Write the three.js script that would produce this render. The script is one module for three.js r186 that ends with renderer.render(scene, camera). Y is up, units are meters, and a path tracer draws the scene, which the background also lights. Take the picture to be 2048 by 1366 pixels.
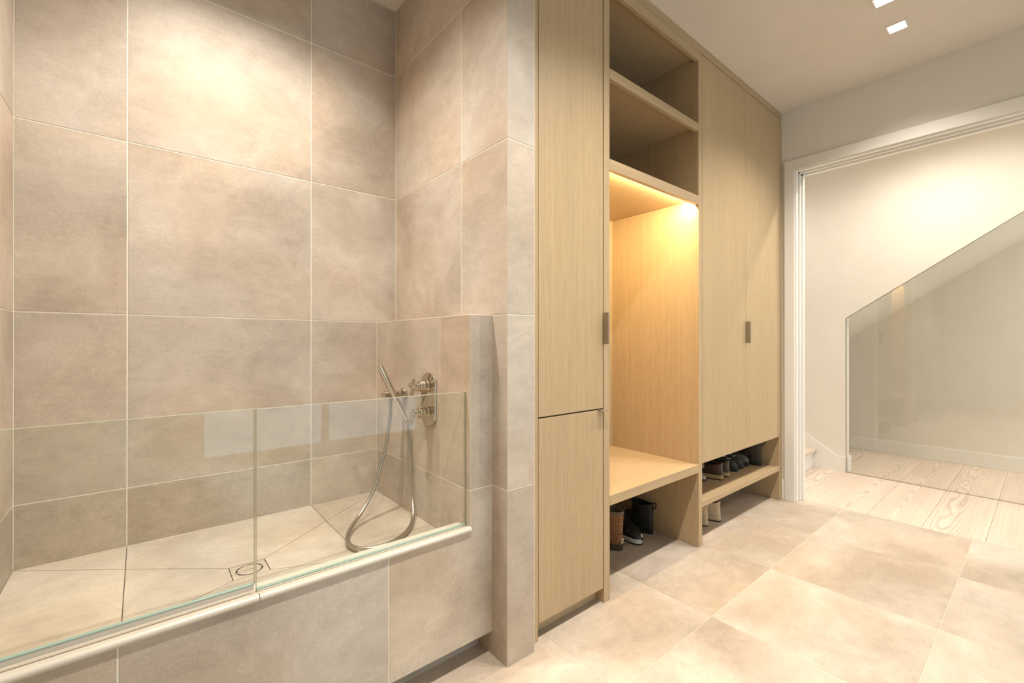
import * as THREE from 'three';
import { mergeGeometries } from 'three/addons/utils/BufferGeometryUtils.js';
import { FontLoader } from 'three/addons/loaders/FontLoader.js';
import { TextGeometry } from 'three/addons/geometries/TextGeometry.js';
import { RectAreaLightUniformsLib } from 'three/addons/lights/RectAreaLightUniformsLib.js';

// ------------------------------------------------------------------ camera, sky, lights, exposure
// The room is laid out in (x, y, d): x along the cabinet front, y up, d from the camera towards it (z = -d).
const scene = new THREE.Scene();
const YAW = 0.87768, PITCH = 0.0017, EYE = 1.1087, FOCAL = 892.19;
const camera = new THREE.PerspectiveCamera(THREE.MathUtils.radToDeg(2 * Math.atan(683 / FOCAL)), 2048 / 1366, 0.05, 60);
camera.position.set(0, EYE, 0);
camera.lookAt(Math.cos(YAW), EYE + Math.tan(PITCH), -Math.sin(YAW));
const renderer = new THREE.WebGLRenderer({ antialias: true });
renderer.toneMapping = THREE.LinearToneMapping;
renderer.toneMappingExposure = 0.8;
renderer.shadowMap.enabled = true;
RectAreaLightUniformsLib.init();
scene.background = new THREE.Color(0.62, 0.83, 1.0);   // overcast daylight outside the rear door and the hall window
scene.backgroundIntensity = 3.5;

const WARM = new THREE.Color(1.0, 0.935, 0.85), AMBER = new THREE.Color(1.0, 0.77, 0.41);
const CEIL = 2.7305;
function spot(x, d, power, angle, penumbra, color = WARM) {
  const l = new THREE.SpotLight(color, power, 0, angle, penumbra, 2);
  l.position.set(x, CEIL - 0.012, -d); l.target.position.set(x, 0, -d);
  l.castShadow = true; l.shadow.radius = 1.6; l.shadow.mapSize.set(1024, 1024);
  scene.add(l, l.target);
}
const POWER = { shower: 7.9, room: 7.6, hall: 4.9, nook: 24, led: 680 };
const DOWNLIGHTS = [   // [x, d, kind, label]
  [2.985, 0.497, 'room', 'square recessed ceiling downlight, the one wholly in view in front of the wardrobe doors'],
  [2.70, 0.497, 'room', 'square recessed ceiling downlight cut by the top edge of the photo'],
  [1.72, 0.497, 'room', 'square ceiling downlight in front of the bench, the one nearer the wardrobe'], [1.435, 0.497, 'room', 'square ceiling downlight in front of the bench, the one nearer the tall cabinet'],
  [0.62, 0.497, 'room', 'square ceiling downlight in front of the shower, the one nearer the tall cabinet'], [0.335, 0.497, 'room', 'square ceiling downlight in front of the shower, above the camera side'],
  [0.42, 1.56, 'shower', 'square downlight in the shower ceiling, the one nearer the ledge wall'], [0.14, 1.56, 'shower', 'square downlight in the shower ceiling, the one farther from the ledge wall'],
  [3.97, 0.62, 'hall', 'square hall downlight opposite the stair glass, the one nearer the stairs'], [3.97, 0.34, 'hall', 'square hall downlight opposite the stair glass, the one farther from the stairs'],
  [3.97, -1.0, 'hall', 'square hall downlight near the hall window'], [4.11, 2.0, 'hall', 'square hall downlight above the lower stairs'], [5.2, -1.3, 'nook'],
];
for (const [x, d, kind] of DOWNLIGHTS) spot(x, d, POWER[kind], { shower: 1.08, room: 1.1, hall: 1.42, nook: 1.3 }[kind], 1);

// ------------------------------------------------------------------ small helpers
let seed = 12345;
const rnd = () => { seed = (seed * 1664525 + 1013904223) >>> 0; return seed / 4294967296; };
const lerp = (a, b, t) => a + (b - a) * t, clamp = (x, a = 0, b = 1) => Math.min(b, Math.max(a, x));
const sstep = (a, b, x) => { const t = clamp((x - a) / (b - a)); return t * t * (3 - 2 * t); };
const V = (x, y, d) => new THREE.Vector3(x, y, -d);
const used = {};
function numbered(name) { const n = used[name] = (used[name] ?? -1) + 1; return n ? `${name}_${String(n).padStart(3, '0')}` : name; }
function mesh(name, geo, mat, parent = scene) {
  const m = new THREE.Mesh(geo, mat); m.name = numbered(name); m.castShadow = m.receiveShadow = true; parent.add(m); return m;
}
function tag(o, label, category, group) { o.userData.label = label; o.userData.category = category; if (group) o.userData.group = group; return o; }
function thing(name, label, category, group, pos = [0, 0, 0], turn = 0) {
  const g = new THREE.Group(); g.name = numbered(name); g.position.set(pos[0], pos[1], -pos[2]); g.rotation.y = turn; scene.add(g);
  return tag(g, label, category, group);
}
function struct(name, geo, mat, label) { const m = mesh(name, geo, mat); m.userData.kind = 'structure'; if (label) m.userData.label = label; return m; }

// planar uv in metres, v along `grain` ('x' | 'y' | 'd')
function planarUV(g, grain = 'y', ou = 0, ov = 0) {
  const p = g.attributes.position, n = g.attributes.normal, uv = new Float32Array(p.count * 2);
  for (let i = 0; i < p.count; i++) {
    const P = { x: p.getX(i), y: p.getY(i), d: p.getZ(i) }, N = { x: Math.abs(n.getX(i)), y: Math.abs(n.getY(i)), d: Math.abs(n.getZ(i)) };
    const k = N.x >= N.y && N.x >= N.d ? 'x' : N.y >= N.d ? 'y' : 'd', rest = ['x', 'y', 'd'].filter((a) => a !== k);
    let v = grain, u = rest.find((a) => a !== grain);
    if (k === grain) { [u, v] = rest; }
    uv[2 * i] = P[u] + ou; uv[2 * i + 1] = P[v] + ov;
  }
  g.setAttribute('uv', new THREE.BufferAttribute(uv, 2));
  return g;
}
// box with chamfered edges, 44 triangles, between two corners in (x, y, d)
function box(x0, x1, y0, y1, d0, d1, c = 0.0012, grain = 'y', ou = 0, ov = 0) {
  const h = [(x1 - x0) / 2, (y1 - y0) / 2, (d1 - d0) / 2], mid = [(x0 + x1) / 2, (y0 + y1) / 2, -(d0 + d1) / 2];
  c = Math.min(c, ...h.map((v) => v * 0.45));
  const pos = [], corner = (s, k) => [0, 1, 2].map((a) => s[a] * (h[a] - (a === k ? 0 : c)));
  const tri = (a, b, e, out) => {
    const ab = b.map((v, i) => v - a[i]), ae = e.map((v, i) => v - a[i]);
    const n = [ab[1] * ae[2] - ab[2] * ae[1], ab[2] * ae[0] - ab[0] * ae[2], ab[0] * ae[1] - ab[1] * ae[0]];
    pos.push(...(n[0] * out[0] + n[1] * out[1] + n[2] * out[2] > 0 ? [a, b, e] : [a, e, b]).flat());
  };
  const S = [-1, 1];
  for (let k = 0; k < 3; k++) {
    const [i, j] = [0, 1, 2].filter((a) => a !== k);
    for (const s of S) {
      const q = (a, b) => { const v = [0, 0, 0]; v[k] = s; v[i] = a; v[j] = b; return corner(v, k); }, out = [0, 0, 0]; out[k] = s;
      tri(q(-1, -1), q(1, -1), q(1, 1), out); tri(q(-1, -1), q(1, 1), q(-1, 1), out);
    }
    for (const si of S) for (const sj of S) {
      const q = (e, on) => { const v = [0, 0, 0]; v[k] = e; v[i] = si; v[j] = sj; return corner(v, on); }, out = [0, 0, 0]; out[i] = si; out[j] = sj;
      tri(q(-1, i), q(1, i), q(1, j), out); tri(q(-1, i), q(1, j), q(-1, j), out);
    }
  }
  for (const a of S) for (const b of S) for (const e of S) tri(corner([a, b, e], 0), corner([a, b, e], 1), corner([a, b, e], 2), [a, b, e]);
  const g = new THREE.BufferGeometry();
  g.setAttribute('position', new THREE.Float32BufferAttribute(pos, 3));
  g.computeVertexNormals(); g.translate(...mid);
  return planarUV(g, grain, ou, ov);
}
// prism from an outline in (d, y), between x0 and x1; or in (x, y), between d0 and d1
function prismX(outline, x0, x1, holes = [], grain = 'y') {
  const s = new THREE.Shape(outline.map(([d, y]) => new THREE.Vector2(-d, y)));
  for (const h of holes) s.holes.push(new THREE.Path(h.map(([d, y]) => new THREE.Vector2(-d, y))));
  const g = new THREE.ExtrudeGeometry(s, { depth: x1 - x0, bevelEnabled: false, curveSegments: 12 });
  g.rotateY(-Math.PI / 2); // shape x -> z, extrusion z -> -x
  g.translate(x1, 0, 0);
  return planarUV(g, grain);
}
function prismD(outline, d0, d1, holes = [], bevel = 0, grain = 'y') {
  const s = new THREE.Shape(outline.map(([x, y]) => new THREE.Vector2(x, y)));
  for (const h of holes) s.holes.push(new THREE.Path(h.map(([x, y]) => new THREE.Vector2(x, y))));
  const g = new THREE.ExtrudeGeometry(s, { depth: d1 - d0 - 2 * bevel, bevelEnabled: bevel > 0, bevelSize: bevel, bevelThickness: bevel, bevelOffset: -bevel, bevelSegments: 1, curveSegments: 24 });
  g.translate(0, 0, -d1 + bevel);
  return planarUV(g, grain);
}
function cyl(a, b, r0, r1 = r0, seg = 28) {
  const dir = b.clone().sub(a), g = new THREE.CylinderGeometry(r1, r0, dir.length(), seg, 1);
  g.applyQuaternion(new THREE.Quaternion().setFromUnitVectors(new THREE.Vector3(0, 1, 0), dir.clone().normalize()));
  const m = a.clone().add(b).multiplyScalar(0.5); g.translate(m.x, m.y, m.z);
  return g;
}
// lathe profile [[radius, along]] set on an axis from a towards b
function turned(a, b, profile, seg = 32) {
  const g = new THREE.LatheGeometry(profile.map(([r, l]) => new THREE.Vector2(Math.max(r, 1e-4), l)), seg), dir = b.clone().sub(a).normalize();
  g.applyQuaternion(new THREE.Quaternion().setFromUnitVectors(new THREE.Vector3(0, 1, 0), dir)); g.translate(a.x, a.y, a.z);
  return g;
}

// ------------------------------------------------------------------ textures
function lattice(nx, ny) { const a = new Float32Array(nx * ny); for (let i = 0; i < a.length; i++) a[i] = rnd(); return { nx, ny, a }; }
function vnoise(L, u, v) {
  const x = u * L.nx, y = v * L.ny, ix = Math.floor(x), iy = Math.floor(y), fx = x - ix, fy = y - iy;
  const sx = fx * fx * (3 - 2 * fx), sy = fy * fy * (3 - 2 * fy), x0 = ((ix % L.nx) + L.nx) % L.nx, x1 = (x0 + 1) % L.nx, y0 = (((iy % L.ny) + L.ny) % L.ny) * L.nx, y1 = ((((iy + 1) % L.ny) + L.ny) % L.ny) * L.nx;
  return lerp(lerp(L.a[y0 + x0], L.a[y0 + x1], sx), lerp(L.a[y1 + x0], L.a[y1 + x1], sx), sy);
}
function paint(w, h, f) {
  const data = new Uint8Array(w * h * 4), out = [0, 0, 0];
  for (let y = 0, k = 0; y < h; y++) for (let x = 0; x < w; x++, k += 4) {
    f(x / w, y / h, out);
    data[k] = clamp(out[0], 0, 255); data[k + 1] = clamp(out[1], 0, 255); data[k + 2] = clamp(out[2], 0, 255); data[k + 3] = 255;
  }
  const t = new THREE.DataTexture(data, w, h);
  t.colorSpace = THREE.SRGBColorSpace; t.wrapS = t.wrapT = THREE.RepeatWrapping; t.magFilter = THREE.LinearFilter; t.minFilter = THREE.LinearMipmapLinearFilter; t.generateMipmaps = true; t.needsUpdate = true;
  return t;
}
// stone-look porcelain: cloudy beige and grey, brushed along u, with pale specks and a few pits; 2.4 m a side
const TILE_SPAN = 2.4;
const stone = (() => {
  const big = lattice(7, 7), mid = lattice(15, 17), warp = lattice(9, 9), warp2 = lattice(31, 29), hue = lattice(8, 9), small = lattice(47, 53), st1 = lattice(28, 150), st2 = lattice(90, 420), fine = lattice(420, 420), grit = lattice(1024, 1024), speck = lattice(900, 900), patchy = lattice(110, 120), where = lattice(14, 14);
  return paint(2048, 2048, (u, v, o) => {
    const wu = u + (vnoise(warp, u, v) - 0.5) * 0.05 + (vnoise(warp2, u, v) - 0.5) * 0.03, wv = v + (vnoise(warp, v, u) - 0.5) * 0.02 + (vnoise(warp2, v, u) - 0.5) * 0.012;
    const clouds = (vnoise(big, wu, wv) - 0.5) * 0.85 + (vnoise(mid, wu, wv) - 0.5) * 0.7 + (vnoise(small, wu, wv) - 0.5) * 0.34;
    const brush = (vnoise(st1, wu, wv) - 0.5) * 0.13 + (vnoise(st2, u, wv) - 0.5) * 0.16;
    const grain = (vnoise(fine, u, v) - 0.5) * 0.26 + (vnoise(grit, u, v) - 0.5) * 0.22 + (vnoise(patchy, wu, wv) - 0.5) * 0.25;
    let b = 1 + 0.165 * (clouds + brush + grain);
    const spots = sstep(0.45, 0.75, vnoise(where, wu, wv));
    const s = vnoise(speck, u, v);
    if (s > 0.80) b += (s - 0.80) * 0.55 * (0.35 + spots);
    if (s < 0.035) b -= (0.035 - s) * 9 * spots;
    const warmth = (vnoise(hue, wv, wu) - 0.5) * 7 - clouds * 4;
    o[0] = (188 + warmth) * b; o[1] = 172.5 * b; o[2] = (155 - warmth * 1.0) * b;
  });
})();
// rift-cut oak veneer: fine straight grain along v; 0.8 m across, 2.4 m along
const oak = (() => {
  const a = lattice(6, 1), b = lattice(40, 2), c = lattice(170, 5), e = lattice(512, 24), f = lattice(1024, 60), w = lattice(4, 3), tick = lattice(700, 90);
  return paint(1024, 2048, (u, v, o) => {
    const uu = u + (vnoise(w, u, v) - 0.5) * 0.012;
    const n = (vnoise(a, uu, v) - 0.5) * 0.06 + (vnoise(b, uu, v) - 0.5) * 0.07 + (vnoise(c, uu, v) - 0.5) * 0.10 + (vnoise(e, uu, v) - 0.5) * 0.20 + (vnoise(f, uu, v) - 0.5) * 0.20;
    const t = vnoise(tick, uu, v);
    const k = 1 + n * 0.34 - (t > 0.8 ? (t - 0.8) * 0.30 : 0);
    o[0] = 184 * k; o[1] = 159 * (k * 1.02 - 0.02); o[2] = 123 * (k * 1.07 - 0.07);
  });
})();
// bleached oak boards with cathedral figure: four boards across (0.26 m each), 2.2 m along
const planks = (() => {
  const w1 = lattice(16, 9), w2 = lattice(48, 30), fib = lattice(900, 60), bands = lattice(160, 4), tone = lattice(12, 5);
  return paint(1024, 2048, (u, v, o) => {
    const k = Math.floor(u * 4), x = (u * 4 - k - 0.5) * 0.26, y = v * 2.2;
    const wob = (vnoise(w1, u, v) - 0.5) * 0.16 + (vnoise(w2, u, v) - 0.5) * 0.025;
    const cx = [0.02, -0.015, 0.05, -0.06][k], cy = [0.35, 0.62, 1.9, 1.4][k];
    const q = [[26, 0.55], [18, 0.42], [9, 0.25], [13, 0.35]][k];
    let f = (x - cx) ** 2 * q[0] * 4.2 + Math.abs(y - cy) * q[1] * 0.42 + wob * 0.9;
    const ring = f * 15, r = ring - Math.floor(ring);
    const line = Math.pow(1 - Math.min(r, (1 - r) * 3.2), 3);
    const fibre = (vnoise(fib, u, v) - 0.5) * 0.06 + (vnoise(bands, u, v) - 0.5) * 0.05 + (vnoise(tone, u, v) - 0.5) * 0.05;
    const m = 1 + fibre - line * 0.15;
    o[0] = 224 * m; o[1] = 203 * (m * 1.05 - 0.05); o[2] = 184 * (m * 1.12 - 0.12);
  });
})();
const paintNoise = (() => { const a = lattice(200, 200), b = lattice(10, 10); return paint(512, 512, (u, v, o) => { const k = 250 + (vnoise(a, u, v) - 0.5) * 4 + (vnoise(b, u, v) - 0.5) * 4; o[0] = o[1] = o[2] = k; }); })();
function use(t, ru, rv, ou = 0, ov = 0) { const c = t.clone(); c.repeat.set(ru, rv); c.offset.set(ou, ov); c.needsUpdate = true; return c; }

// ------------------------------------------------------------------ materials
const std = (o) => new THREE.MeshStandardMaterial(o), phy = (o) => new THREE.MeshPhysicalMaterial(o);
const stoneMats = [];
for (let i = 0; i < 14; i++) {
  const k = 0.97 + rnd() * 0.06, w = (rnd() - 0.5) * 0.02;
  stoneMats.push(std({ name: 'stone porcelain', map: use(stone, 1 / TILE_SPAN, 1 / TILE_SPAN, rnd(), rnd()), color: new THREE.Color().setRGB(k * (1 + w), k, k * (1 - w)), roughness: 0.5 }));
}
let tileAt = 0;
const nextStone = () => stoneMats[(tileAt = (tileAt * 5 + 3 + Math.floor(rnd() * 14)) % 14)];
const M = {
  grout: std({ name: 'cream grout', color: new THREE.Color().setRGB(0.84, 0.78, 0.67), roughness: 0.9 }),
  floorGrout: std({ name: 'floor grout', color: new THREE.Color().setRGB(0.66, 0.58, 0.47), roughness: 0.9 }),
  gap: std({ name: 'board joint', color: new THREE.Color().setRGB(0.30, 0.20, 0.12), roughness: 0.9 }),
  oak: std({ name: 'oak veneer', map: use(oak, 1 / 0.8, 1 / 2.4), roughness: 0.5 }),
  plaster: std({ name: 'painted plaster', map: use(paintNoise, 1, 1), color: new THREE.Color().setRGB(0.79, 0.735, 0.645), roughness: 0.75 }),
  ceilingPaint: std({ name: 'ceiling paint', map: use(paintNoise, 1, 1), color: new THREE.Color().setRGB(0.78, 0.71, 0.62), roughness: 0.85 }),
  woodwork: std({ name: 'white lacquer', color: new THREE.Color().setRGB(0.80, 0.76, 0.69), roughness: 0.38 }),
  nosing: std({ name: 'cream edge profile', color: new THREE.Color().setRGB(0.60, 0.54, 0.45), roughness: 0.32 }),
  chrome: std({ name: 'polished nickel', color: new THREE.Color().setRGB(0.62, 0.55, 0.46), metalness: 1, roughness: 0.06 }),
  hose: std({ name: 'hose steel', color: new THREE.Color().setRGB(0.55, 0.49, 0.41), metalness: 1, roughness: 0.28 }),
  pull: std({ name: 'brushed nickel', color: new THREE.Color().setRGB(0.42, 0.38, 0.31), metalness: 1, roughness: 0.38 }),
  glass: phy({ name: 'clear glass', color: new THREE.Color().setRGB(0.965, 0.985, 0.97), specularIntensity: 0.55, transmission: 1, thickness: 0, roughness: 0, ior: 1.5 }),
  stairGlass: phy({ name: 'tinted glass', color: new THREE.Color().setRGB(0.96, 0.97, 0.965), transmission: 1, thickness: 0, roughness: 0, ior: 1.55 }),
  clearEdge: phy({ name: 'pale glass edge', color: new THREE.Color().setRGB(0.74, 0.74, 0.62), transmission: 0.7, thickness: 0, roughness: 0.2 }),
  glassEdge: phy({ name: 'polished glass edge', color: new THREE.Color().setRGB(0.50, 0.63, 0.55), transmission: 0.35, thickness: 0, roughness: 0.25 }),
  seal: std({ name: 'seal', color: new THREE.Color().setRGB(0.60, 0.54, 0.45), roughness: 0.5 }),
  dark: std({ name: 'dark', color: new THREE.Color().setRGB(0.02, 0.018, 0.015), roughness: 0.7 }),
  slot: std({ name: 'drain slot', color: new THREE.Color().setRGB(0.10, 0.09, 0.07), roughness: 0.6 }),
  lens: std({ name: 'lamp lens', color: 0xffffff, emissive: new THREE.Color(1, 0.93, 0.82), emissiveIntensity: 7 }),
  led: std({ name: 'led diffuser', color: 0xffffff, emissive: new THREE.Color(1, 0.72, 0.36), emissiveIntensity: 5 }),
};
const plankMats = [0, 1, 2, 3].map((k) => std({ name: 'bleached oak', map: use(planks, 1, 1 / 2.2, k / 4, 0), roughness: 0.5 }));

// tile on a wall: between grout joints, `t` thick, its face at `face`; facing -x ('x'), -d ('d') or up ('y')
const GAP = 0.0016, THICK = 0.008;
function tileX(parent, face, d0, d1, y0, y1) { return mesh('tile', box(face, face + THICK, y0 + GAP, y1 - GAP, d0 + GAP, d1 - GAP, 0.0009, 'y', rnd(), rnd()), nextStone(), parent); }
function tileD(parent, face, x0, x1, y0, y1) { return mesh('tile', box(x0 + GAP, x1 - GAP, y0 + GAP, y1 - GAP, face, face + THICK, 0.0009, 'y', rnd(), rnd()), nextStone(), parent); }
function tileY(parent, top, x0, x1, d0, d1, G = 0.0011) { return mesh('tile', box(x0 + G, x1 - G, top - THICK, top, d0 + G, d1 - G, 0.0009, 'd', rnd(), rnd()), nextStone(), parent); }

// ------------------------------------------------------------------ the room's layout
const D1 = 2.047, XL = -0.305, X0 = 0.8636, X1 = 0.9592, XP = 1.0865, DP = 1.180, DK = 1.263, DC = 1.210, XE = 3.489;
const ROWS = [0, 0.603, 1.205, 1.807, 2.409, CEIL];
const SEAMS = [-0.038, 0.5665];
const REAR = -2.2, LEFT = -1.5, REC = 0.0012;   // REC: how far grout lies behind the tile face

// floor: grout bed and tiles
const floor = struct('floor', box(LEFT - 0.1, 3.595, -0.12, -REC, REAR - 0.1, 2.15, 0), M.floorGrout, 'room floor of large beige stone tiles with pale joints');
const FX = []; for (let i = -5; i <= 4; i++) FX.push(1.7735 + i * 0.6015); FX[FX.length - 1] = 3.578;
FX.splice(9, 1, 3.578);
const fx = [LEFT, ...FX.filter((x) => x > LEFT + 0.05 && x < 3.4), 3.592];
const fd = [REAR, -1.53, -0.929, -0.328, 0.2735, 0.8735, 1.4735, 1.80];
for (let j = 0; j + 1 < fd.length; j++) for (let i = 0; i + 1 < fx.length; i++) {
  if (j === 6 && fx[i] < 0.9) continue;
  tileY(floor, 0, fx[i], fx[i + 1], fd[j], fd[j + 1]);
}
// boards of the hall and of the space below the stairs
const boards = struct('floor_hall', box(3.595, 5.85, -0.12, -0.003, REAR - 0.1, 2.8, 0), M.gap, 'hall floor of wide bleached oak boards');
for (let k = 0, d = 1.281 - 14 * 0.2635; k < 20; k++, d += 0.2635) {
  const d0 = Math.max(d, REAR), d1 = Math.min(d + 0.2635, 2.75); if (d1 - d0 < 0.03) continue;
  const g = box(3.5955, 5.74, -0.012, 0, d0 + 0.0007, d1 - 0.0007, 0.0007, 'x'), uv = g.attributes.uv, n = g.attributes.normal, p = g.attributes.position;
  const shift = (k * 0.83) % 1;
  for (let i = 0; i < uv.count; i++) uv.setXY(i, clamp((-p.getZ(i) - d) / 0.2635, 0.01, 0.99) / 4, (p.getX(i) - 3.6) + [0, 0.05, 0.9, 0.5][k % 4] + Math.floor(k / 4) * 0.07);
  mesh('plank', g, plankMats[[2, 0, 1, 2, 3][k % 5]], boards);
}
// ceiling
struct('ceiling', box(LEFT - 0.1, 5.85, CEIL, CEIL + 0.15, REAR - 0.1, 2.85, 0), M.ceilingPaint, 'plain off-white painted ceiling');

// shower walls
const wallBack = struct('wall_back', box(XL - 0.12, X1 + 0.02, 0, CEIL, D1 + REC, D1 + 0.12, 0), M.grout, 'tiled back wall of the shower alcove');
{ const xs = [XL, ...SEAMS, X1];
  for (let j = 0; j < 5; j++) for (let i = 0; i < 3; i++) tileD(wallBack, D1, xs[i], i === 2 && j < 2 ? X0 : xs[i + 1], j === 0 ? 0.395 : ROWS[j], ROWS[j + 1]); }
const wallLeft = struct('wall_left', box(XL - 0.12, XL - REC, 0, CEIL, DP, D1 + REC, 0), M.grout, 'tiled left wall of the shower alcove');
for (let j = 0; j < 5; j++) for (const [a, b] of [[1.467, D1], [DP, 1.467]])
  mesh('tile', box(XL - THICK, XL, (j === 0 ? 0.02 : ROWS[j]) + GAP, ROWS[j + 1] - GAP, a + GAP, b - GAP, 0.0009, 'y', rnd(), rnd()), nextStone(), wallLeft);
for (let j = 0; j < 5; j++) tileD(wallLeft, DP - THICK, XL - 0.12, XL, ROWS[j], ROWS[j + 1]);
const wallRight = struct('wall_right', box(X1 + REC, XP, 0, CEIL, DP + REC, D1 + REC, 0), M.grout, 'tiled side wall of the shower and its narrow front end beside the cabinet');
for (let j = 0; j < 5; j++) {
  tileX(wallRight, X1, j < 2 ? DP : DP, j < 2 ? DK + 0.09 : 1.467, ROWS[j], ROWS[j + 1]);
  if (j >= 2) tileX(wallRight, X1, 1.467, D1, ROWS[j], ROWS[j + 1]);
  tileD(wallRight, DP, X1, XP, ROWS[j], ROWS[j + 1]);
}
// the low ledge that carries the taps, and the curb
const ledge = struct('wall_ledge', mergeGeometries([box(X0 + REC, X1 - 0.0005, 0.1, ROWS[2] - REC, DK + REC, D1 + REC - 0.001, 0)]), M.grout, 'low tiled ledge wall carrying the shower taps');
tileX(ledge, X0, 1.465, D1, ROWS[1], ROWS[2]); tileX(ledge, X0, DK, 1.465, ROWS[1], ROWS[2]);
tileX(ledge, X0, 1.465, D1, 0.395, ROWS[1]); tileX(ledge, X0, DK, 1.465, 0.395, ROWS[1]);
tileY(ledge, ROWS[2], X0, X1, 1.465, D1); tileY(ledge, ROWS[2], X0, X1, DK, 1.465);
tileD(ledge, DK, X0, X1, ROWS[1], ROWS[2]);
const KICK = 0.083, SILL = 0.4625, CURB = 0.4735;
const curb = struct('wall_curb', mergeGeometries([box(XL, X1 - 0.0005, KICK + 0.004, CURB - 0.012, DK + REC, DK + 0.075, 0), box(XL, X1 - 0.001, 0, KICK + 0.01, 1.345 + REC, 1.40, 0)]), M.grout, 'tiled front of the raised shower base');
tileD(curb, DK, XL, SEAMS[0], KICK, SILL); tileD(curb, DK, SEAMS[0], 0.571, KICK, SILL);
mesh('tile', prismD([[0.571 + GAP, KICK + GAP], [X1 - GAP, KICK + GAP], [X1 - GAP, ROWS[1] - GAP], [X0 + GAP, ROWS[1] - GAP], [X0 + GAP, SILL - GAP], [0.571 + GAP, SILL - GAP]], DK, DK + THICK, [], 0.0008), stoneMats[4], curb);
for (const [a, b] of [[XL, 0.35], [0.35, X1]]) tileD(curb, 1.345, a, b, 0, KICK + 0.008);
mesh('underside', box(XL, X1 - 0.001, KICK + 0.0002, KICK + 0.004, DK + 0.009, 1.35, 0), M.grout, curb);
mesh('curb_top', box(XL, X0, CURB - 0.014, CURB, DK + 0.012, DK + 0.075, 0.002), M.nosing, curb);
// rounded edge profile on the curb, in two lengths
const trimProfile = (x0, x1) => {
  const pts = []; for (let i = 0; i <= 14; i++) { const a = -Math.PI / 2 + (Math.PI * i) / 14; pts.push([DK + 0.001 - Math.cos(a) * 0.011, 0.4700 + Math.sin(a) * 0.0090]); }
  pts.push([DK + 0.012, 0.479], [DK + 0.012, 0.461]);
  return prismX(pts, x0, x1);
};
const trim1 = struct('trim_1', trimProfile(XL, 0.2265), M.nosing, 'cream rounded edge profile along the shower curb');
mesh('profile_length', trimProfile(0.2280, X0 + 0.002), M.nosing, trim1);

// shower floor: tiles cut along the falls to the drain
const showerFloor = struct('floor_shower', box(XL, X0, 0.36, 0.379, DK + 0.03, D1, 0), std({ name: 'stained grout', color: new THREE.Color().setRGB(0.36, 0.27, 0.16), roughness: 0.9 }), 'raised shower floor of pale tiles sloping to the drain');
const DRAIN = { x0: 0.2135, x1: 0.3145, d0: 1.572, d1: 1.667 };
{
  const c = { a: [XL, D1], b: [X0, D1], e: [X0, 1.31], f: [XL, 1.31] }, q = { a: [DRAIN.x0, DRAIN.d1], b: [DRAIN.x1, DRAIN.d1], e: [DRAIN.x1, DRAIN.d0], f: [DRAIN.x0, DRAIN.d0] };
  const sectors = [[c.a, c.b, q.b, q.a], [c.b, c.e, q.e, q.b], [c.e, c.f, q.f, q.e], [c.f, c.a, q.a, q.f]];
  const clip = (poly, f) => { const o = []; poly.forEach((p, i) => { const n = poly[(i + 1) % poly.length], a = f(p), b = f(n); if (a >= 0) o.push(p); if (a * b < 0) { const t = a / (a - b); o.push([lerp(p[0], n[0], t), lerp(p[1], n[1], t)]); } }); return o; };
  const inset = (poly, g) => {   // move every edge inwards
    let area = 0; poly.forEach((p, i) => { const n = poly[(i + 1) % poly.length]; area += p[0] * n[1] - n[0] * p[1]; });
    let out = poly; const s = area > 0 ? 1 : -1;
    poly.forEach((p, i) => { const n = poly[(i + 1) % poly.length], dx = n[0] - p[0], dy = n[1] - p[1], l = Math.hypot(dx, dy); if (l < 1e-6) return; out = clip(out, (r) => s * ((r[1] - p[1]) * dx - (r[0] - p[0]) * dy) / l - g); });
    return out;
  };
  const fall = (x, d) => { const ex = Math.max(DRAIN.x0 - x, x - DRAIN.x1, 0) / 0.53, ed = Math.max(DRAIN.d0 - d, d - DRAIN.d1, 0) / 0.33; return 0.390 + 0.012 * Math.min(1, Math.max(ex, ed)); };
  const cols = [[XL, SEAMS[0]], [SEAMS[0], 0.5665], [0.5665, X0]];
  for (const sec of sectors) for (const [x0, x1] of cols) {
    let p = clip(clip(sec, (r) => r[0] - x0), (r) => x1 - r[0]); if (p.length < 3) continue;
    p = inset(p, 0.0011); if (p.length < 3) continue;
    let area = 0; p.forEach((a, i) => { const n = p[(i + 1) % p.length]; area += a[0] * n[1] - n[0] * a[1]; });
    if (Math.abs(area) < 4e-4) continue;
    if (area < 0) p.reverse();
    const pos = [], n = p.length, top = p.map(([x, d]) => [x, fall(x, d), -d]), bot = p.map(([x, d]) => [x, 0.380, -d]);
    for (let i = 1; i + 1 < n; i++) pos.push(...top[0], ...top[i], ...top[i + 1]);
    for (let i = 0; i < n; i++) { const j = (i + 1) % n; pos.push(...bot[i], ...bot[j], ...top[j], ...bot[i], ...top[j], ...top[i]); }
    const g = new THREE.BufferGeometry(); g.setAttribute('position', new THREE.Float32BufferAttribute(pos, 3)); g.computeVertexNormals(); planarUV(g, 'd', 0.3, 0.7);
    mesh('tile', g, stoneMats[x0 < -0.1 ? 2 : x0 < 0.3 ? 7 : 9], showerFloor);
  }
}
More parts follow.
